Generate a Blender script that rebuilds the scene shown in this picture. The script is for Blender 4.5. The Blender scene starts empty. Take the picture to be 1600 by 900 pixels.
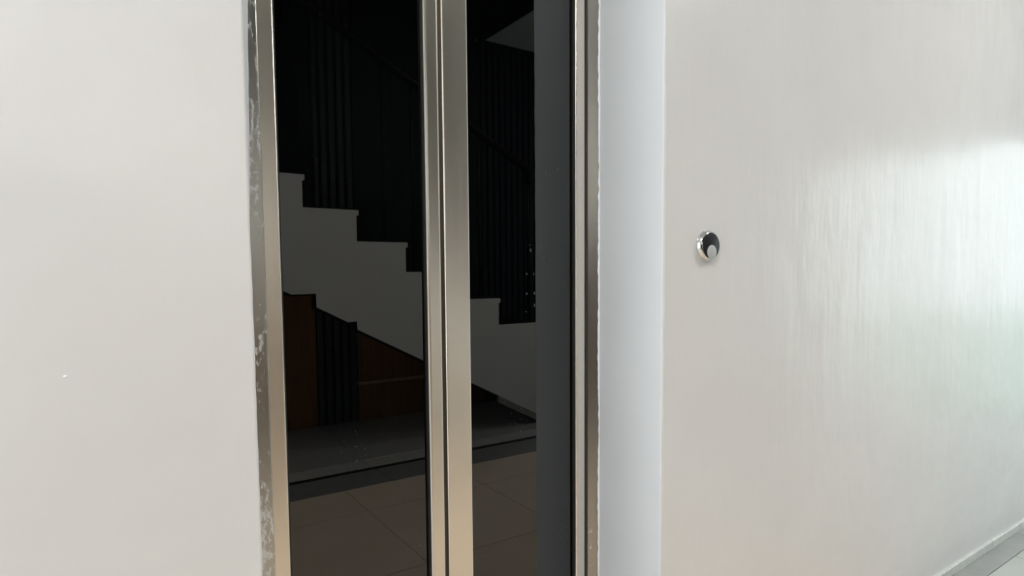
import bpy, bmesh, math, random
from mathutils import Vector, Matrix, noise, geometry

# ------------------------------------------------------------------ camera
scn = bpy.context.scene
COL = scn.collection
CAM_H = 1.0506
R = ((0.82855841, -0.0430058, 0.55824857),      # world axes (rows) against camera right / down / forward
     (-0.5598487, -0.0497959, 0.82709721),
     (-0.00777149, -0.99783309, -0.06533555))
cd = bpy.data.cameras.new('camera')
cam = bpy.data.objects.new('camera', cd)
COL.objects.link(cam)
cam.matrix_world = Matrix(((R[0][0], -R[0][1], -R[0][2], 0.0),
                           (R[1][0], -R[1][1], -R[1][2], 0.0),
                           (R[2][0], -R[2][1], -R[2][2], CAM_H),
                           (0, 0, 0, 1)))
cd.sensor_width = 36.0
cd.lens = 950.0 / 1600.0 * 36.0
cd.shift_y = 41.2 / 1600.0
cd.clip_start = 0.02
scn.camera = cam

# ------------------------------------------------------------------ world, lights, exposure
world = bpy.data.worlds.new('world')
scn.world = world
world.use_nodes = True
wb = world.node_tree.nodes['Background']
wb.inputs['Color'].default_value = (0.85, 0.98, 1.0, 1)
wb.inputs['Strength'].default_value = 2.45

def portal(name, loc, rot, sx, sy):
    l = bpy.data.lights.new(name, 'AREA')
    l.shape = 'RECTANGLE'
    l.size, l.size_y = sx, sy
    l.cycles.is_portal = True
    o = bpy.data.objects.new(name, l)
    COL.objects.link(o)
    o.location = loc
    o.rotation_euler = rot
    return o

# openings: entrance at the right end of the lobby, window at the left end
ENT_X, ENT_Y0, ENT_Y1, ENT_H = 5.2, -1.30, 0.62, 2.02
WIN_X, WIN_Y0, WIN_Y1, WIN_Z0, WIN_Z1 = -2.4, -1.15, 0.78, 0.10, 2.60
portal('entrance_portal', (ENT_X + 0.2, (ENT_Y0 + ENT_Y1) / 2, ENT_H / 2), (math.radians(90), 0, math.radians(90)),
       ENT_Y1 - ENT_Y0, ENT_H)
portal('window_portal', (WIN_X - 0.2, (WIN_Y0 + WIN_Y1) / 2, (WIN_Z0 + WIN_Z1) / 2),
       (math.radians(90), 0, math.radians(-90)), WIN_Y1 - WIN_Y0, WIN_Z1 - WIN_Z0)
FILL_LAMP_W = 120.0  # drives the added fill lamps

scn.view_settings.view_transform = 'Standard'
scn.view_settings.look = 'None'
scn.view_settings.gamma = 1.0
scn.view_settings.use_curve_mapping = False
scn.view_settings.exposure = 0.09

# ------------------------------------------------------------------ materials
def mat(name, color, rough=0.5, metal=0.0, ior=1.5, spec=0.5):
    m = bpy.data.materials.new(name)
    m.use_nodes = True
    b = m.node_tree.nodes['Principled BSDF']
    b.inputs['Base Color'].default_value = (*color, 1)
    b.inputs['Roughness'].default_value = rough
    b.inputs['Metallic'].default_value = metal
    b.inputs['IOR'].default_value = ior
    b.inputs['Specular IOR Level'].default_value = spec
    return m

def nodes(m):
    t = m.node_tree
    return t, t.nodes, t.links, t.nodes['Principled BSDF']

def coords(t, scale):
    tc = t.nodes.new('ShaderNodeTexCoord')
    mp = t.nodes.new('ShaderNodeMapping')
    mp.inputs['Scale'].default_value = scale
    t.links.new(tc.outputs['Object'], mp.inputs['Vector'])
    return mp.outputs['Vector']

def noise_tex(t, vec, scale, detail=3.0, rough=0.5):
    n = t.nodes.new('ShaderNodeTexNoise')
    n.inputs['Scale'].default_value = scale
    n.inputs['Detail'].default_value = detail
    n.inputs['Roughness'].default_value = rough
    t.links.new(vec, n.inputs['Vector'])
    return n.outputs['Fac']

def ramp(t, fac, stops):
    r = t.nodes.new('ShaderNodeValToRGB')
    e = r.color_ramp.elements
    while len(e) < len(stops):
        e.new(0.5)
    for k, (p, c) in enumerate(stops):
        e[k].position = p
        e[k].color = (*c, 1)
    t.links.new(fac, r.inputs['Fac'])
    return r.outputs['Color']

def bump(t, height, strength, dist, prev=None):
    b = t.nodes.new('ShaderNodeBump')
    b.inputs['Strength'].default_value = strength
    b.inputs['Distance'].default_value = dist
    t.links.new(height, b.inputs['Height'])
    if prev is not None:
        t.links.new(prev, b.inputs['Normal'])
    return b.outputs['Normal']

def paint(name, col, rough, streak, dirt=0.035):
    """satin enamel wall paint: brush streaks run upright, small blobs of plaster under it"""
    m = mat(name, col, rough)
    t, ns, ls, b = nodes(m)
    v1 = coords(t, (1, 1, 0.22))
    v2 = coords(t, (1, 1, 1))
    f1 = noise_tex(t, v1, 15, 3, 0.5)
    f2 = noise_tex(t, v2, 60, 3, 0.5)
    f3 = noise_tex(t, v2, 5.0, 2, 0.5)
    n1 = bump(t, f1, streak, 0.012)
    n2 = bump(t, f3, streak * 0.8, 0.03, n1)
    n3 = bump(t, f2, streak * 0.35, 0.002, n2)
    ls.new(n3, b.inputs['Normal'])
    d = tuple(c * (1 - dirt) for c in col)
    fc = noise_tex(t, v2, 3.2, 4, 0.6)
    ls.new(ramp(t, fc, [(0.35, d), (0.65, col)]), b.inputs['Base Color'])
    fr = noise_tex(t, v1, 7, 3, 0.5)
    mr = t.nodes.new('ShaderNodeMapRange')
    mr.inputs['To Min'].default_value = rough * 0.8
    mr.inputs['To Max'].default_value = rough * 1.25
    ls.new(fr, mr.inputs['Value'])
    ls.new(mr.outputs['Result'], b.inputs['Roughness'])
    return m

M = {}
M['wall'] = paint('white_enamel_paint', (0.768, 0.757, 0.752), 0.214, 0.19)
M['plaster'] = paint('white_plaster', (0.875, 0.895, 0.945), 0.5, 0.08, 0.02)
M['ceiling'] = mat('ceiling_paint', (0.72, 0.74, 0.73), 0.8)
M['stair'] = paint('stair_plaster', (0.81, 0.81, 0.79), 0.6, 0.06, 0.03)
M['tread'] = mat('black_granite_tread', (0.006, 0.006, 0.0065), 0.4, 0, 1.5, 0.2)
M['steel'] = mat('brushed_steel', (0.86, 0.80, 0.715), 0.20, 1.0)
t, ns, ls, b = nodes(M['steel'])
f = noise_tex(t, coords(t, (260, 260, 2.2)), 1.0, 3, 0.5)
mr = t.nodes.new('ShaderNodeMapRange')
mr.inputs['To Min'].default_value = 0.23
mr.inputs['To Max'].default_value = 0.27
ls.new(f, mr.inputs['Value'])
ls.new(mr.outputs['Result'], b.inputs['Roughness'])
b.inputs['Anisotropic Rotation'].default_value = 0.25
b.inputs['Anisotropic'].default_value = 0.88        # brushed upright: it blurs sideways
tg = t.nodes.new('ShaderNodeTangent'); tg.direction_type = 'RADIAL'; tg.axis = 'Z'
ls.new(tg.outputs[0], b.inputs['Tangent'])

# the steel jamb with dried plaster smeared over it
def smeared(name, lo, hi, base):
    m = mat(name, base, 0.30, 1.0)
    t, ns, ls, b = nodes(m)
    v = coords(t, (1, 1, 0.45))
    big = noise_tex(t, v, 9, 2, 0.5)
    fine = noise_tex(t, v, 130, 4, 0.65)
    mul = t.nodes.new('ShaderNodeMath'); mul.operation = 'MULTIPLY'
    ls.new(big, mul.inputs[0]); ls.new(fine, mul.inputs[1])
    fac = ramp(t, mul.outputs[0], [(lo, (0, 0, 0)), (hi, (1, 1, 1))])
    mx = t.nodes.new('ShaderNodeMix'); mx.data_type = 'RGBA'
    ls.new(fac, mx.inputs['Factor'])
    mx.inputs[6].default_value = (*base, 1)
    mx.inputs[7].default_value = (0.80, 0.79, 0.76, 1)
    ls.new(mx.outputs[2], b.inputs['Base Color'])
    inv = t.nodes.new('ShaderNodeMath'); inv.operation = 'SUBTRACT'; inv.inputs[0].default_value = 1.0
    ls.new(fac, inv.inputs[1]); ls.new(inv.outputs[0], b.inputs['Metallic'])
    ls.new(bump(t, fac, 0.3, 0.001), b.inputs['Normal'])
    return m
M['jamb_smeared'] = smeared('plaster_smeared_steel', 0.285, 0.33, (0.52, 0.505, 0.47))
M['jamb'] = smeared('steel_jamb', 0.40, 0.46, (0.40, 0.385, 0.35))
M['gasket'] = mat('black_rubber', (0.01, 0.009, 0.008), 0.6)
M['shadow_gap'] = mat('dark_gap', (0.05, 0.04, 0.032), 0.5)
M['glass'] = mat('dark_tinted_glass', (0.0007, 0.0009, 0.0009), 0.0, 0.0, 1.66)
t, ns, ls, b = nodes(M['glass'])            # dried drips: rough, pale specks on the pane
v = coords(t, (1, 1, 0.8))
fs = noise_tex(t, v, 170, 2, 0.6)
fb = noise_tex(t, v, 6, 2, 0.5)
mul = t.nodes.new('ShaderNodeMath'); mul.operation = 'MULTIPLY'
ls.new(fs, mul.inputs[0]); ls.new(fb, mul.inputs[1])
ls.new(ramp(t, mul.outputs[0], [(0.40, (0.0007, 0.0009, 0.0009)), (0.46, (0.05, 0.055, 0.053))]), b.inputs['Base Color'])
M['chrome'] = mat('polished_chrome', (0.72, 0.72, 0.71), 0.12, 1.0)
M['black_plastic'] = mat('black_plastic', (0.012, 0.012, 0.014), 0.45, 0, 1.5, 0.25)
M['button_grey'] = mat('grey_button_cap', (0.46, 0.47, 0.46), 0.4)
M['black_metal'] = mat('black_metal', (0.003, 0.003, 0.0032), 0.5, 0, 1.5, 0.12)
M['slat'] = mat('black_slat', (0.062, 0.064, 0.067), 0.5, 0, 1.5, 0.15)
M['slat_upper'] = mat('black_slat_upper', (0.022, 0.025, 0.033), 0.5, 0, 1.5, 0.12)
M['slat_back'] = mat('slat_backing', (0.002, 0.002, 0.0022), 0.8, 0, 1.5, 0.05)
M['dark_panel'] = mat('charcoal_panel', (0.010, 0.0125, 0.0115), 0.6, 0, 1.5, 0.12)
M['grout'] = mat('floor_grout', (0.20, 0.19, 0.17), 0.8)
M['frame_white'] = mat('white_window_frame', (0.7, 0.72, 0.72), 0.4)
M['ground'] = mat('outdoor_paving', (0.50, 0.60, 0.53), 0.9)

def wood(name, a, c):
    m = mat(name, a, 0.4)
    t, ns, ls, b = nodes(m)
    v = coords(t, (14, 14, 1.2))
    f = noise_tex(t, v, 2.2, 5, 0.6)
    ls.new(ramp(t, f, [(0.3, a), (0.7, c)]), b.inputs['Base Color'])
    ls.new(bump(t, f, 0.08, 0.004), b.inputs['Normal'])
    return m
M['wood'] = wood('brown_wood', (0.20, 0.088, 0.030), (0.33, 0.155, 0.058))
nodes(M['wood'])[3].inputs['Specular IOR Level'].default_value = 0.2
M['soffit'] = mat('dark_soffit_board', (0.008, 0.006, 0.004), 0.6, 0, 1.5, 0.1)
M['wood_edge'] = wood('brown_wood_edge', (0.50, 0.30, 0.17), (0.60, 0.37, 0.22))

def tile(name, a, c, rough, scale=4.0):
    m = mat(name, a, rough)
    t, ns, ls, b = nodes(m)
    f = noise_tex(t, coords(t, (1, 1, 1)), scale, 6, 0.6)
    ls.new(ramp(t, f, [(0.35, a), (0.65, c)]), b.inputs['Base Color'])
    return m
M['tile_beige'] = tile('beige_porcelain', (0.74, 0.61, 0.47), (0.79, 0.66, 0.52), 0.25)
M['tile_pale'] = tile('pale_grey_porcelain', (0.47, 0.49, 0.46), (0.54, 0.56, 0.53), 0.25)
M['tile_grey'] = tile('grey_porcelain', (0.30, 0.31, 0.30), (0.36, 0.37, 0.355), 0.3, 9)
M['tile_dark'] = tile('dark_grey_stone', (0.31, 0.31, 0.29), (0.37, 0.37, 0.345), 0.3, 5)
M['tile_border'] = tile('charcoal_border_stone', (0.20, 0.21, 0.20), (0.24, 0.25, 0.235), 0.3, 9)
M['strip_light'] = tile('light_grey_stone', (0.42, 0.42, 0.39), (0.48, 0.48, 0.445), 0.3, 8)
M['strip_black'] = mat('black_inlay', (0.006, 0.006, 0.006), 0.6)
M['skirting'] = tile('pale_stone_skirting', (0.58, 0.60, 0.57), (0.72, 0.73, 0.70), 0.3, 40)
M['stair_skirting'] = tile('grey_stone_skirting', (0.26, 0.25, 0.24), (0.34, 0.33, 0.315), 0.4, 12)

g = bpy.data.materials.new('balustrade_glass')          # thin clear sheet
g.use_nodes = True
t = g.node_tree
t.nodes.clear()
out = t.nodes.new('ShaderNodeOutputMaterial')
mix = t.nodes.new('ShaderNodeMixShader')
tr = t.nodes.new('ShaderNodeBsdfTransparent'); tr.inputs['Color'].default_value = (0.86, 0.92, 0.90, 1)
gl = t.nodes.new('ShaderNodeBsdfGlossy'); gl.inputs['Roughness'].default_value = 0.03
fr = t.nodes.new('ShaderNodeFresnel'); fr.inputs['IOR'].default_value = 1.2
t.links.new(fr.outputs[0], mix.inputs[0]); t.links.new(tr.outputs[0], mix.inputs[1])
t.links.new(gl.outputs[0], mix.inputs[2]); t.links.new(mix.outputs[0], out.inputs['Surface'])
M['clear_glass'] = g

lm = bpy.data.materials.new('fill_lamp_diffuser')
lm.use_nodes = True
t = lm.node_tree
t.nodes.clear()
out = t.nodes.new('ShaderNodeOutputMaterial')
em = t.nodes.new('ShaderNodeEmission')
em.inputs['Color'].default_value = (1.0, 0.97, 0.945, 1)
em.inputs['Strength'].default_value = FILL_LAMP_W / 3.3
t.links.new(em.outputs[0], out.inputs['Surface'])
M['lamp'] = lm  # glow of the added fill lamps

# ------------------------------------------------------------------ mesh helpers
def link(name, me, material, parent=None):
    o = bpy.data.objects.new(name, me)
    COL.objects.link(o)
    if material is not None and not me.materials:
        me.materials.append(material)
    if parent is not None:
        o.parent = parent
    return o

def from_bm(name, bm, material, parent=None, smooth=False):
    bmesh.ops.recalc_face_normals(bm, faces=bm.faces[:])
    me = bpy.data.meshes.new(name)
    bm.to_mesh(me)
    bm.free()
    if smooth:
        for p in me.polygons:
            p.use_smooth = True
    return link(name, me, material, parent)

def add_box(bm, x0, x1, y0, y1, z0, z1):
    vs = [bm.verts.new((x, y, z)) for z in (z0, z1) for y in (y0, y1) for x in (x0, x1)]
    for q in ((0, 1, 3, 2), (4, 6, 7, 5), (0, 4, 5, 1), (2, 3, 7, 6), (0, 2, 6, 4), (1, 5, 7, 3)):
        bm.faces.new([vs[i] for i in q])

def box(name, x0, x1, y0, y1, z0, z1, material, parent=None, bevel=0.0, seg=2):
    bm = bmesh.new()
    add_box(bm, x0, x1, y0, y1, z0, z1)
    if bevel:
        bmesh.ops.bevel(bm, geom=bm.edges[:], offset=bevel, segments=seg, profile=0.5, affect='EDGES')
    return from_bm(name, bm, material, parent)

def boxes(name, lst, material, parent=None):
    bm = bmesh.new()
    for a in lst:
        add_box(bm, *a)
    return from_bm(name, bm, material, parent)

def prism(name, pts, y0, y1, material, parent=None):
    """outline in X-Z, pushed from y0 to y1"""
    bm = bmesh.new()
    a = [bm.verts.new((x, y0, z)) for x, z in pts]
    c = [bm.verts.new((x, y1, z)) for x, z in pts]
    n = len(pts)
    if n <= 4:
        bm.faces.new(a)
        bm.faces.new(c[::-1])
    else:
        for i, j, k in geometry.tessellate_polygon([[Vector((x, z, 0)) for x, z in pts]]):
            bm.faces.new((a[i], a[j], a[k]))
            bm.faces.new((c[k], c[j], c[i]))
    for i in range(n):
        bm.faces.new((a[i], a[(i + 1) % n], c[(i + 1) % n], c[i]))
    return from_bm(name, bm, material, parent)

def lathe(name, prof, material, parent=None, seg=48, centre=(0, 0, 0)):
    """profile (radius, distance out of the wall), axis along -Y"""
    bm = bmesh.new()
    rings = []
    for r, d in prof:
        if r < 1e-6:
            rings.append([bm.verts.new((centre[0], centre[1] - d, centre[2]))])
        else:
            rings.append([bm.verts.new((centre[0] + r * math.cos(2 * math.pi * k / seg), centre[1] - d,
                                        centre[2] + r * math.sin(2 * math.pi * k / seg))) for k in range(seg)])
    for A, B in zip(rings, rings[1:]):
        for k in range(seg):
            j = (k + 1) % seg
            if len(B) == 1:
                bm.faces.new((A[k], A[j], B[0]))
            elif len(A) == 1:
                bm.faces.new((A[0], B[k], B[j]))
            else:
                bm.faces.new((A[k], A[j], B[j], B[k]))
    return from_bm(name, bm, material, parent, smooth=True)

def empty(name, loc=(0, 0, 0)):
    o = bpy.data.objects.new(name, None)
    COL.objects.link(o)
    o.location = loc
    return o

def tag(o, label, cat, group=None):
    o['label'] = label
    o['category'] = cat
    if group:
        o['group'] = group
    return o

def struct(o, label=None):
    o['kind'] = 'structure'
    if label:
        o['label'] = label
    return o

# ------------------------------------------------------------------ room dimensions (metres, camera above the origin)
WALL_Y = 0.85           # painted wall face
FRAME_Y = 1.041         # front of the steel door frame
STILE_Y = 1.058         # front of the door panels
GLASS_Y = 1.070
OP_L, OP_R = 0.165, 0.943   # plastered opening
OP_TOP = 2.16
X_MIN, X_MAX = -2.4, 5.2
Y_BACK = -2.10
CEIL = 2.915
STRING_Y = -1.29

# ------------------------------------------------------------------ walls around the elevator
def wavy(z, amp, seed):
    return amp * (0.6 * noise.noise(Vector((seed, 0.3, z * 7.0))) + 0.4 * noise.noise(Vector((seed, 5.1, z * 38.0))))

def wall_sheet(name, x_far, x_edge, sign, seed, label, amp, slip, chamfer):
    """wall with its return into the door opening; the plastered arris wanders a little"""
    bm = bmesh.new()
    rows = []
    z0, z1, n = 0.0, CEIL, 420
    for k in range(n + 1):
        z = z0 + (z1 - z0) * k / n
        e = x_edge + wavy(z, amp, seed)
        pts = [(x_far, WALL_Y), (x_edge - sign * 0.05, WALL_Y), (e - sign * chamfer, WALL_Y),
               (e - sign * chamfer * 0.3, WALL_Y + chamfer * 0.3), (e, WALL_Y + chamfer),
               (x_edge, WALL_Y + 0.06), (x_edge, FRAME_Y + 0.10), (x_far, FRAME_Y + 0.10)]
        rows.append([bm.verts.new((x, y, z)) for x, y in pts])
    m = len(rows[0])
    for A, B in zip(rows, rows[1:]):
        for i in range(m):
            j = (i + 1) % m
            bm.faces.new((A[i], A[j], B[j], B[i]))
    bm.faces.new(rows[0][::-1])
    bm.faces.new(rows[-1])
    o = from_bm(name, bm, M['wall'])
    for p in o.data.polygons:
        if abs(p.normal.z) < 0.5 and (abs(p.normal.x) > 0.05):
            p.use_smooth = True
    o.data.materials.append(M['plaster'])
    for p in o.data.polygons:
        if abs(p.normal.x) > 0.6 and abs(p.center.x - x_edge) < 0.02:
            p.material_index = 1
    return struct(o, label)

wl = wall_sheet('wall_left', X_MIN, OP_L, 1, 1.7, 'white painted wall left of the elevator door', 0.0016, 0.0, 0.004)
wr = wall_sheet('wall_right', X_MAX, OP_R, -1, 8.3, 'glossy white painted wall right of the elevator door', 0.0022, 0.0, 0.006)
hd = box('wall_header', OP_L, OP_R, WALL_Y, FRAME_Y + 0.10, OP_TOP, CEIL, M['wall'])
struct(hd, 'white painted wall above the elevator door')

# small plaster blobs stuck to the wall
def blob(x, z, r, parent, y=WALL_Y, material='plaster'):
    return lathe('plaster_blob', [(r, 0), (r * 0.85, r * 0.3), (r * 0.45, r * 0.5), (0, r * 0.55)], M[material], parent, 10, (x, y + 0.0004, z))
blob(-0.038, 0.939, 0.0022, wl)
# plaster that leans out over the steel towards the top of the left return
def lean(z):
    return max(0.1652, 0.1786 + (z - 1.417) * 0.026 + wavy(z, 0.0012, 4.4))
bm = bmesh.new()
prev = None
for k in range(181):
    z = 1.0 + (OP_TOP - 1.0) * k / 180
    row = [bm.verts.new((0.1645, 0.854, z)), bm.verts.new((lean(z), 0.886, z)), bm.verts.new((lean(z) - 0.002, 0.890, z)), bm.verts.new((0.1645, 0.892, z))]
    if prev:
        for i in range(4):
            j = (i + 1) % 4
            bm.faces.new((prev[i], prev[j], row[j], row[i]))
    prev = row
from_bm('plaster_skim', bm, M['plaster'], wl)

# ragged plaster skin along the left arris, lapping over toward the steel
def ragged(name, x_in, x_out, y, z0, z1, seed, amp, material, parent, bulge=0.003):
    bm = bmesh.new()
    n = int((z1 - z0) / 0.006)
    prev = None
    for k in range(n + 1):
        z = z0 + (z1 - z0) * k / n
        w = (0.5 + 0.5 * noise.noise(Vector((seed, 1.0, z * 5.0)))) * 0.7 + 0.3 * noise.noise(Vector((seed, 9.0, z * 60.0)))
        w = max(0.02, w)
        xo = x_in + (x_out - x_in) * w
        row = [bm.verts.new((x_in, y, z)), bm.verts.new((x_in, y - bulge, z)),
               bm.verts.new(((x_in + xo) / 2, y - bulge * (0.7 + 0.5 * w), z)), bm.verts.new((xo, y - bulge * 0.15, z)),
               bm.verts.new((xo, y, z))]
        if prev:
            for i in range(4):
                bm.faces.new((prev[i], prev[i + 1], row[i + 1], row[i]))
        prev = row
    return from_bm(name, bm, M[material], parent, smooth=True)
ragged('plaster_bead', OP_R, OP_R - 0.009, FRAME_Y, 0.0, OP_TOP, 3.1, 1, 'plaster', wr, 0.004)
ragged('plaster_bead', OP_L, OP_L + 0.012, FRAME_Y, 0.0, OP_TOP, 6.4, 1, 'plaster', wl, 0.004)

# skirting of pale stone along the right wall: single lengths
x = OP_R + 0.01
k = 0
while x < X_MAX - 0.05:
    x2 = min(x + 0.598, X_MAX - 0.02)
    box('skirting_tile', x, x2 - 0.002, WALL_Y - 0.010, WALL_Y + 0.002, 0.0, 0.032, M['skirting'], wr, 0.0015, 1)
    x = x2
    k += 1
x = X_MIN + 0.01
while x < OP_L - 0.05:
    x2 = min(x + 0.598, OP_L - 0.01)
    box('skirting_tile', x, x2 - 0.002, WALL_Y - 0.010, WALL_Y + 0.002, 0.0, 0.032, M['skirting'], wl, 0.0015, 1)
    x = x2

# ------------------------------------------------------------------ far sides of the lobby
we = boxes('wall_entrance', [(X_MAX, X_MAX + 0.2, Y_BACK - 0.2, ENT_Y0, 0, CEIL), (X_MAX, X_MAX + 0.2, ENT_Y1, FRAME_Y + 0.1, 0, CEIL),
                             (X_MAX, X_MAX + 0.2, ENT_Y0, ENT_Y1, ENT_H, CEIL)], M['plaster'])
struct(we, 'white end wall with the open entrance')
ww = boxes('wall_window', [(X_MIN - 0.2, X_MIN, Y_BACK - 0.2, WIN_Y0, 0, 5.2), (X_MIN - 0.2, X_MIN, WIN_Y1, FRAME_Y + 0.1, 0, CEIL),
                           (X_MIN - 0.2, X_MIN, WIN_Y0, WIN_Y1, 0, WIN_Z0), (X_MIN - 0.2, X_MIN, WIN_Y0, WIN_Y1, WIN_Z1, CEIL)], M['plaster'])
struct(ww, 'white end wall with the window')
win = empty('window_1', (X_MIN - 0.1, (WIN_Y0 + WIN_Y1) / 2, WIN_Z0))
struct(win, 'white framed window at the left end of the lobby')
yc = (WIN_Y0 + WIN_Y1) / 2
wf = boxes('window_frame', [(-0.03, 0.03, WIN_Y0 - yc, WIN_Y0 - yc + 0.05, 0, WIN_Z1 - WIN_Z0), (-0.03, 0.03, WIN_Y1 - yc - 0.05, WIN_Y1 - yc, 0, WIN_Z1 - WIN_Z0),
                            (-0.03, 0.03, WIN_Y0 - yc + 0.05, WIN_Y1 - yc - 0.05, 0, 0.05), (-0.03, 0.03, WIN_Y0 - yc + 0.05, WIN_Y1 - yc - 0.05, WIN_Z1 - WIN_Z0 - 0.05, WIN_Z1 - WIN_Z0),
                            (-0.03, 0.03, -0.025, 0.025, 0.05, WIN_Z1 - WIN_Z0 - 0.05)], M['frame_white'], win)
df = boxes('trim_1', [(X_MAX + 0.05, X_MAX + 0.15, ENT_Y0, ENT_Y0 + 0.05, 0, ENT_H), (X_MAX + 0.05, X_MAX + 0.15, ENT_Y1 - 0.05, ENT_Y1, 0, ENT_H),
                      (X_MAX + 0.05, X_MAX + 0.15, ENT_Y0 + 0.05, ENT_Y1 - 0.05, ENT_H - 0.05, ENT_H)], M['frame_white'])
struct(df, 'white frame around the open entrance')
gr = box('ground', X_MAX + 0.2, X_MAX + 14, -9, 9, -0.12, -0.02, M['ground'])
struct(gr, 'paving outside the entrance')

# ceiling with the stairwell opening above the flight
HOLE_X = 2.62
ce = boxes('ceiling', [(X_MIN, X_MAX, STRING_Y + 0.02, FRAME_Y + 0.1, CEIL, CEIL + 0.2), (HOLE_X, X_MAX, Y_BACK, STRING_Y + 0.02, CEIL, CEIL + 0.2)], M['ceiling'])
struct(ce, 'white ceiling with the stairwell opening')
st = boxes('wall_stairwell', [(HOLE_X - 0.012, HOLE_X, Y_BACK, STRING_Y + 0.008, CEIL, CEIL + 0.2), (X_MIN, HOLE_X, STRING_Y + 0.008, STRING_Y + 0.02, CEIL, CEIL + 0.2),
                              (X_MIN, HOLE_X, STRING_Y + 0.02, STRING_Y + 0.12, CEIL + 0.2, 5.2),
                              (HOLE_X, HOLE_X + 0.1, Y_BACK, STRING_Y + 0.12, CEIL + 0.2, 5.2),
                              (X_MIN, HOLE_X + 0.1, Y_BACK, STRING_Y + 0.12, 5.2, 5.3)], M['dark_panel'])
struct(st, 'dark panelled walls of the upper stairwell')

# two unseen fill lamps, added under the ceiling to brighten the walls
for lx, lab in ((-0.55, 'added square flat fill lamp on the window side of the lobby'), (2.5, 'added square flat fill lamp on the entrance side of the lobby')):
    lp = tag(empty('fill_lamp', (lx, -0.50, CEIL)), lab, 'lamp', 'added fill lamps')
    box('fill_lamp_housing', -0.31, 0.31, -0.31, 0.31, -0.035, 0.0, M['frame_white'], lp, 0.004)
    box('fill_lamp_diffuser', -0.28, 0.28, -0.28, 0.28, -0.042, -0.036, M['lamp'], lp)

# ------------------------------------------------------------------ floor, tile by tile
fl = box('floor', X_MIN, X_MAX, Y_BACK - 0.2, FRAME_Y + 0.3, -0.12, -0.004, M['grout'])
struct(fl, 'tiled lobby floor')
J = 0.0015
tile_cache = {}
def floor_tile(name, x0, x1, y0, y1, m):
    if m == 'tile_beige' and x0 > 2.0:
        m = 'tile_pale'             # paler tiles towards the entrance
    key = (round(x1 - x0, 4), round(y1 - y0, 4), m)
    if key not in tile_cache:
        bm = bmesh.new()
        hx, hy = (x1 - x0) / 2 - J, (y1 - y0) / 2 - J
        add_box(bm, -hx, hx, -hy, hy, -0.01, 0.0)
        bmesh.ops.bevel(bm, geom=[e for e in bm.edges if all(v.co.z > -0.005 for v in e.verts)], offset=0.001, segments=1, affect='EDGES')
        bmesh.ops.recalc_face_normals(bm, faces=bm.faces[:])
        me = bpy.data.meshes.new(name)
        bm.to_mesh(me); bm.free()
        tile_cache[key] = me
    o = link(name, tile_cache[key], M[m], fl)
    o.location = ((x0 + x1) / 2, (y0 + y1) / 2, 0)
    return o
def band(name, y0, y1, step, m, xs=X_MIN, xe=X_MAX, off=0.0):
    x = xs
    nxt = xs + (off if off else step)
    while x < xe - 1e-4:
        nxt = min(nxt, xe)
        floor_tile(name, x, nxt, y0, y1, m)
        x, nxt = nxt, nxt + step
BORDER = WALL_Y - 0.077
band('border_tile', BORDER, WALL_Y, 0.6, 'tile_grey')
y = BORDER
for y0 in (0.173, -0.427):
    band('floor_tile', y0, y, 0.6, 'tile_beige', off=0.35)
    y = y0
band('floor_tile', -0.74, y, 0.6, 'tile_beige', off=0.35)
band('border_tile', -0.974, -0.74, 1.2, 'tile_border')
band('inlay_strip', -1.018, -0.974, 1.2, 'strip_black')
band('border_tile', -1.165, -1.018, 1.2, 'strip_light')
band('stone_tile', -1.63, -1.165, 0.6, 'tile_dark')
band('stone_tile', Y_BACK, -1.63, 0.6, 'tile_dark')
sl = box('door_sill', OP_L, OP_R, WALL_Y, FRAME_Y + 0.2, -0.004, 0.0, M['steel'])
struct(sl, 'steel sill in the elevator opening')

# ------------------------------------------------------------------ elevator door
fr = tag(empty('elevator_door_frame', (0.554, FRAME_Y, 0)), 'brushed steel frame smeared with plaster around the elevator door', 'door frame')
def fbox(name, x0, x1, y0, y1, z0, z1, m, bevel=0.0015):
    return box(name, x0 - 0.554, x1 - 0.554, y0 - FRAME_Y, y1 - FRAME_Y, z0, z1, M[m], fr, bevel, 2)
FR_L, FR_R = 0.2215, 0.9205
DOOR_TOP = 2.10
jl = fbox('jamb', OP_L, FR_L, FRAME_Y, FRAME_Y + 0.06, 0, OP_TOP, 'jamb_smeared')
jl['label'] = 'plaster smeared steel jamb'
def plan_prism(name, pts, z0, z1, m):
    """outline in X-Y, pushed up from z0 to z1"""
    bm = bmesh.new()
    a = [bm.verts.new((x - 0.554, y - FRAME_Y, z0)) for x, y in pts]
    c = [bm.verts.new((x - 0.554, y - FRAME_Y, z1)) for x, y in pts]
    bm.faces.new(a); bm.faces.new(c[::-1])
    for i in range(len(pts)):
        j = (i + 1) % len(pts)
        bm.faces.new((a[i], a[j], c[j], c[i]))
    return from_bm(name, bm, M[m], fr)
plan_prism('jamb', [(OP_R, FRAME_Y), (FR_R, STILE_Y - 0.004), (FR_R, FRAME_Y + 0.06), (OP_R, FRAME_Y + 0.06)], 0, OP_TOP, 'jamb')
fbox('gap_shade', FR_R - 0.003, FR_R, STILE_Y - 0.002, FRAME_Y + 0.05, 0, DOOR_TOP, 'shadow_gap', 0.0003)  # dark strip painting in the shade of the gap between jamb and leaf
fbox('head', FR_L, FR_R, FRAME_Y, FRAME_Y + 0.06, DOOR_TOP, OP_TOP, 'jamb')

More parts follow.
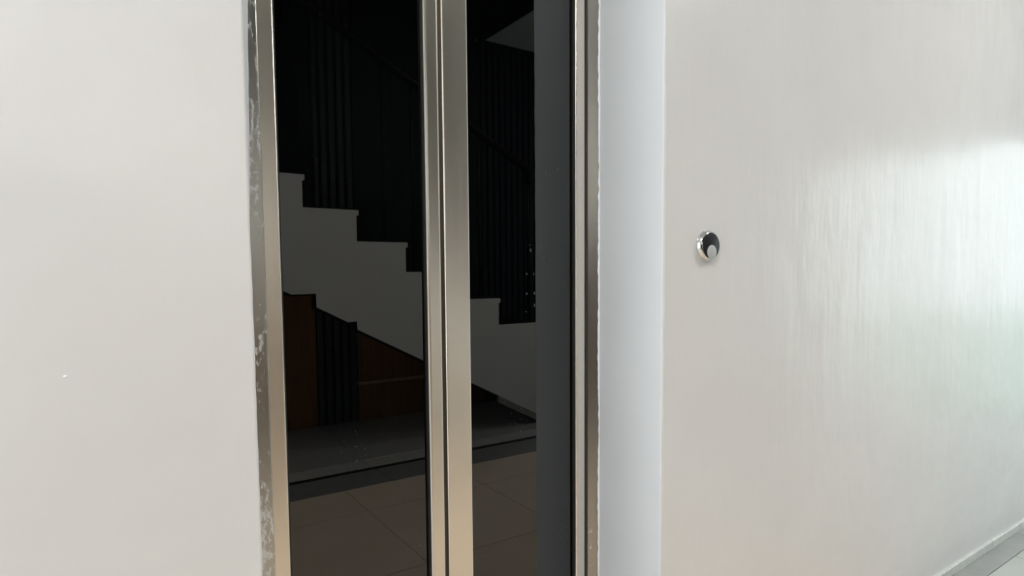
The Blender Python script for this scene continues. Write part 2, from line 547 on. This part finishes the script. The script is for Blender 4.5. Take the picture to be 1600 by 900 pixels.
def panel(name, label, x0, xa, xb, x1, tilt=(0, 0)):
    """door leaf: stiles x0-xa and xb-x1 with a dark glass pane between"""
    cx = (x0 + x1) / 2
    p = tag(empty(name, (cx, STILE_Y, 0)), label, 'elevator door', 'elevator door leaves')
    d = 0.030
    def pb(n, a, c, y0, y1, z0, z1, m, bev=0.003):
        return box(n, a - cx, c - cx, y0, y1, z0, z1, M[m], p, bev, 3)
    pb('stile', x0, xa, 0, d, 0.008, DOOR_TOP, 'steel')
    pb('stile', xb, x1, 0, d, 0.008, DOOR_TOP, 'steel', 0.006 if xb < 0.6 else 0.003)
    pb('rail', xa, xb, 0, d, 0.008, 0.09, 'steel')
    pb('rail', xa, xb, 0, d, DOOR_TOP - 0.08, DOOR_TOP, 'steel')
    gy = GLASS_Y - STILE_Y
    g = box('glass_pane', -(xb - xa) / 2 + 0.0005, (xb - xa) / 2 - 0.0005, 0, 0.008, 0.0905, DOOR_TOP - 0.0805, M['glass'], p)
    g.location = ((xa + xb) / 2 - cx, gy, 0)
    g.rotation_euler = (math.radians(tilt[0]), 0, math.radians(tilt[1]))
    pb('gasket', xa, xa + 0.003, gy - 0.005, gy - 0.0005, 0.0905, DOOR_TOP - 0.0805, 'gasket', 0.001)
    pb('gasket', xb - 0.003, xb, 0.0055, gy - 0.0005, 0.0905, DOOR_TOP - 0.0805, 'gasket', 0.0006)
    return p
panel('elevator_door_panel', 'dark glass elevator door leaf beside the left wall', 0.2225, 0.251, 0.519, 0.5515)
right_leaf = panel('elevator_door_panel', 'dark glass elevator door leaf on the call button side', 0.5575, 0.614, 0.889, 0.9170)
# dried drips of plaster on the right pane
M['drip'] = mat('dried_drip', (0.06, 0.066, 0.066), 0.7, 0, 1.5, 0.1)
for i, (x, z) in enumerate(((0.7702, 1.1136), (0.7718, 1.1026), (0.8081, 1.0879), (0.8222, 1.0866), (0.7994, 1.11), (0.8366, 1.1079), (0.7872, 1.096),
                            (0.7613, 1.0517), (0.78, 1.0516), (0.7609, 1.009), (0.7815, 1.0099), (0.7813, 0.9834), (0.759, 0.9703), (0.8462, 1.2838), (0.8143, 1.2713))):
    r = 0.0016 + 0.0011 * ((i * 7) % 4) / 3
    d = lathe('plaster_drip', [(r, 0), (r * 0.8, 0.0003), (0, 0.0004)], M['drip'], right_leaf, 8)
    d.location = (x - (0.5575 + 0.9170) / 2, GLASS_Y - STILE_Y, z)
    d.scale.z = 1.0 + 0.5 * (i % 3)
# dark strip in the meeting joint, behind both leaves
box('meeting_seal', 0.550 - 0.554, 0.560 - 0.554, STILE_Y - FRAME_Y + 0.008, STILE_Y - FRAME_Y + 0.03, 0.01, DOOR_TOP, M['shadow_gap'], fr)
shaft = boxes('wall_shaft', [(OP_L, OP_R, 1.13, 1.16, 0, OP_TOP)], M['strip_black'])
struct(shaft, 'dark lift shaft behind the door')

# ------------------------------------------------------------------ call button
BX, BZ = 1.077, 1.1085
cb = tag(empty('elevator_call_button', (BX, WALL_Y, BZ)), 'round chrome call button with black face on the white wall', 'call button')
lathe('base_ring', [(0.0338, 0.0), (0.0338, 0.0025), (0.0325, 0.0060), (0.0300, 0.0092), (0.0285, 0.0112), (0.0272, 0.0116), (0.0, 0.0116)], M['chrome'], cb)
lathe('button_face', [(0.0269, 0.0112), (0.0269, 0.0128), (0.0258, 0.0137), (0.0, 0.0140)], M['black_plastic'], cb)
lathe('button_cap', [(0.0148, 0.0130), (0.0148, 0.0146), (0.0138, 0.0153), (0.0, 0.0156)], M['button_grey'], cb, 40, (0, 0, -0.0135))

# ------------------------------------------------------------------ staircase behind the viewer (seen in the glass)
RISE = 0.1785
EDGES = {9: 0.936, 8: 1.238, 7: 1.541, 6: 1.872, 5: 2.208}      # X of the riser face that ends tread k on its low side
for k in (4, 3, 2, 1):
    EDGES[k] = EDGES[k + 1] + 0.333
for k in range(10, 17):
    EDGES[k] = EDGES[k - 1] - 0.300
TOPK = 16
sc = struct(empty('staircase', (2.2, STRING_Y, 0)))
sc['label'] = 'white plastered flight of stairs with open soffit opposite the elevator'
sx, sy = 2.2, STRING_Y
W = -0.805      # flight width towards the back wall
pts = []
TT = 0.030
# stepped upper outline with a small nosing, from the bottom step upward
pts.append((EDGES[1], 0.0))
for k in range(1, TOPK + 1):
    z = k * RISE
    pts += [(EDGES[k], z - TT), (EDGES[k] + 0.014, z - TT), (EDGES[k] + 0.014, z)]
    pts.append((EDGES[k + 1] if k < TOPK else EDGES[k] - 0.30, z))
xe = EDGES[TOPK] - 0.30
SLOPE = -0.519
def soffit(x):
    return 0.737 + SLOPE * (x - 1.229)
pts.append((xe, soffit(xe)))
pts += [(0.829, 0.966), (0.862, 0.950), (0.995, 0.953), (0.996, 0.876), (1.173, 0.783), (1.227, 0.786), (1.229, 0.737)]
xf = 1.229 + 0.737 / 0.519
pts.append((xf, 0.0))
bl = [(x - sx, z) for x, z in pts]
prism('stair_string', bl, 0.0, -0.10, M['stair'], sc)
RAISE = 0.20        # the flight itself is thinner than the deep string in front of it
n_up = 2 + 4 * TOPK - 1
fl_pts = pts[:n_up] + [(xe, soffit(xe) + RAISE), (xf + RAISE / 0.519, 0.0)]
prism('stair_flight', [(x - sx, z) for x, z in fl_pts], -0.10, W, M['stair'], sc)
for k in range(1, TOPK + 1):
    x1 = EDGES[k] + 0.018
    x0 = (EDGES[k + 1] if k < TOPK else xe) + 0.0
    box('tread', x0 + 0.001 - sx, x1 - sx, -0.012, W, k * RISE, k * RISE + 0.008, M['tread'], sc, 0.002, 1)
# dark board closing the underside
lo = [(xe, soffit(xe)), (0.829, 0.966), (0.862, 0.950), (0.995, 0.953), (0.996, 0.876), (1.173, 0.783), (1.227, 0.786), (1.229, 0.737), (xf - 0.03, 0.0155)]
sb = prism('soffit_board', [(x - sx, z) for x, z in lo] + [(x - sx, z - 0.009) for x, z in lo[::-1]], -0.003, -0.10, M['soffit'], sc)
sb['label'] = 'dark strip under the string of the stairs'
# stone skirting along the low end of the sloping edge
sk = prism('skirting', [(2.20 - sx, soffit(2.20)), (xf - sx, 0.0), (xf - 0.09 - sx, 0.0), (2.20 - sx, soffit(2.20) - 0.047)], 0.004, -0.02, M['stair_skirting'], sc)
sk['label'] = 'grey stone strip along the foot of the stairs'

# balustrade: rail, end post, glass sheets
ba = tag(empty('stair_balustrade', (2.48, STRING_Y - 0.06, 0.7)), 'black handrail with glass sheets along the open side of the stairs', 'balustrade')
bx0, by0, bz0 = 2.48, STRING_Y - 0.06, 0.7
def tube(name, path, r, material, parent, off, seg=12):
    bm = bmesh.new()
    rings = []
    n = len(path)
    for i, p in enumerate(path):
        p = Vector(p)
        a = Vector(path[max(0, i - 1)]); c = Vector(path[min(n - 1, i + 1)])
        d = (c - a).normalized()
        s = Vector((0, 1, 0))
        u = d.cross(s).normalized()
        rings.append([bm.verts.new(p - Vector(off) + r * (math.cos(2 * math.pi * k / seg) * s + math.sin(2 * math.pi * k / seg) * u)) for k in range(seg)])
    for A, B in zip(rings, rings[1:]):
        for k in range(seg):
            j = (k + 1) % seg
            bm.faces.new((A[k], A[j], B[j], B[k]))
    bm.faces.new(rings[0][::-1]); bm.faces.new(rings[-1])
    return from_bm(name, bm, material, parent, smooth=True)
def rail_z(x):
    return 1.772 - 0.522 * (x - 2.502)
ry = by0
tube('handrail', [(-0.9, ry, rail_z(-0.9)), (1.0, ry, rail_z(1.0)), (2.44, ry, rail_z(2.44)), (2.485, ry, rail_z(2.485) - 0.005), (2.498, ry, rail_z(2.5) - 0.04), (2.498, ry, rail_z(2.5) - 0.09)], 0.026, M['black_metal'], ba, (bx0, by0, bz0))
tube('end_post', [(2.498, ry, rail_z(2.5) - 0.06), (2.498, ry, 0.714)], 0.014, M['black_metal'], ba, (bx0, by0, bz0))
for k in range(5, 15, 2):
    xa, xb2 = EDGES[k] - 0.05, EDGES[k + 2] + 0.0
    gp = [(xa, k * RISE + 0.19), (xa, rail_z(xa) - 0.03), (xb2 + 0.01, rail_z(xb2 + 0.01) - 0.03), (xb2 + 0.01, (k + 2) * RISE + 0.19 - 0.02)]
    prism('glass_sheet', [(x - bx0, z - bz0) for x, z in gp], -0.005, 0.005, M['clear_glass'], ba)
    for x in (xa - 0.06, xb2 + 0.08):
        kk = k if x > EDGES[k + 1] else k + 1
        tube('baluster', [(x, ry, kk * RISE), (x, ry, rail_z(x) - 0.01)], 0.008, M['black_metal'], ba, (bx0, by0, bz0), 8)

# ------------------------------------------------------------------ back wall under and over the stairs
wb_ = box('wall_back', X_MIN, X_MAX, Y_BACK - 0.2, Y_BACK - 0.03, 0, 5.2, M['slat_back'])
struct(wb_, 'dark panelled wall behind the stairs')
SLAT_A = (1.22, 1.515)
SLAT_B = (2.57, 3.10)
def wood_panel(x0, x1, name='wood_panel', z0=0.0, top=None, m='wood', proud=0.0):
    z_a = soffit(x0) + 0.19 if top is None else top
    z_b = soffit(x1) + 0.19 if top is None else top
    z_b = max(z_b, z0 + 0.004)
    return prism(name, [(x0 + 0.0015, z0), (x0 + 0.0015, z_a), (x1 - 0.0015, z_b), (x1 - 0.0015, z0)], Y_BACK - 0.03, Y_BACK + proud, M[m], wb_)
wood_panel(0.62, 0.92)
wood_panel(0.92, SLAT_A[0])
wood_panel(0.02, 0.62)
# the low cupboard run to the right of the slats: fronts and a ledge on top
for a, c in ((SLAT_A[1], 1.93), (1.93, 2.12)):
    wood_panel(a, c, 'wood_panel', 0.0, 0.262, 'wood', 0.012)
    wood_panel(a, c, 'wood_panel', 0.283)
wood_panel(2.12, xf - 0.01)
prism('wood_ledge', [(SLAT_A[1], 0.263), (SLAT_A[1], 0.282), (2.10, 0.282), (2.10, 0.263)], Y_BACK - 0.03, Y_BACK + 0.016, M['wood_edge'], wb_)
# upper charcoal panels between the slat columns
def upper(x0, x1, lo):
    return prism('charcoal_panel', [(x0 + 0.0015, lo(x0)), (x0 + 0.0015, 5.15), (x1 - 0.0015, 5.15), (x1 - 0.0015, lo(x1))], Y_BACK - 0.03, Y_BACK, M['dark_panel'], wb_)
for a, c in ((X_MIN, -1.0), (-1.0, 0.0), (0.0, 0.62), (0.62, SLAT_A[0]), (SLAT_A[1], 2.04), (2.04, SLAT_B[0])):
    upper(a, c, lambda x: max(0.0, soffit(x) + 0.195))
for a, c in ((SLAT_B[1], 3.7), (3.7, 4.4), (4.4, X_MAX)):
    box('charcoal_panel', a + 0.0015, c - 0.0015, Y_BACK - 0.03, Y_BACK, 0, CEIL, M['dark_panel'], wb_)
def slats(x0, x1, n, z1, w, m):
    p = (x1 - x0) / n
    bm = bmesh.new()
    add_box(bm, -w / 2, w / 2, Y_BACK - 0.03, Y_BACK + 0.006, 0.0, z1)
    bmesh.ops.recalc_face_normals(bm, faces=bm.faces[:])
    me = bpy.data.meshes.new('slat'); bm.to_mesh(me); bm.free()
    for k in range(n):
        o = link('slat', me, M[m], wb_)
        o.location.x = x0 + p * (k + 0.5)
slats(*SLAT_A, 5, 5.15, 0.034, 'slat')
slats(*SLAT_B, 9, CEIL, 0.034, 'slat_upper')
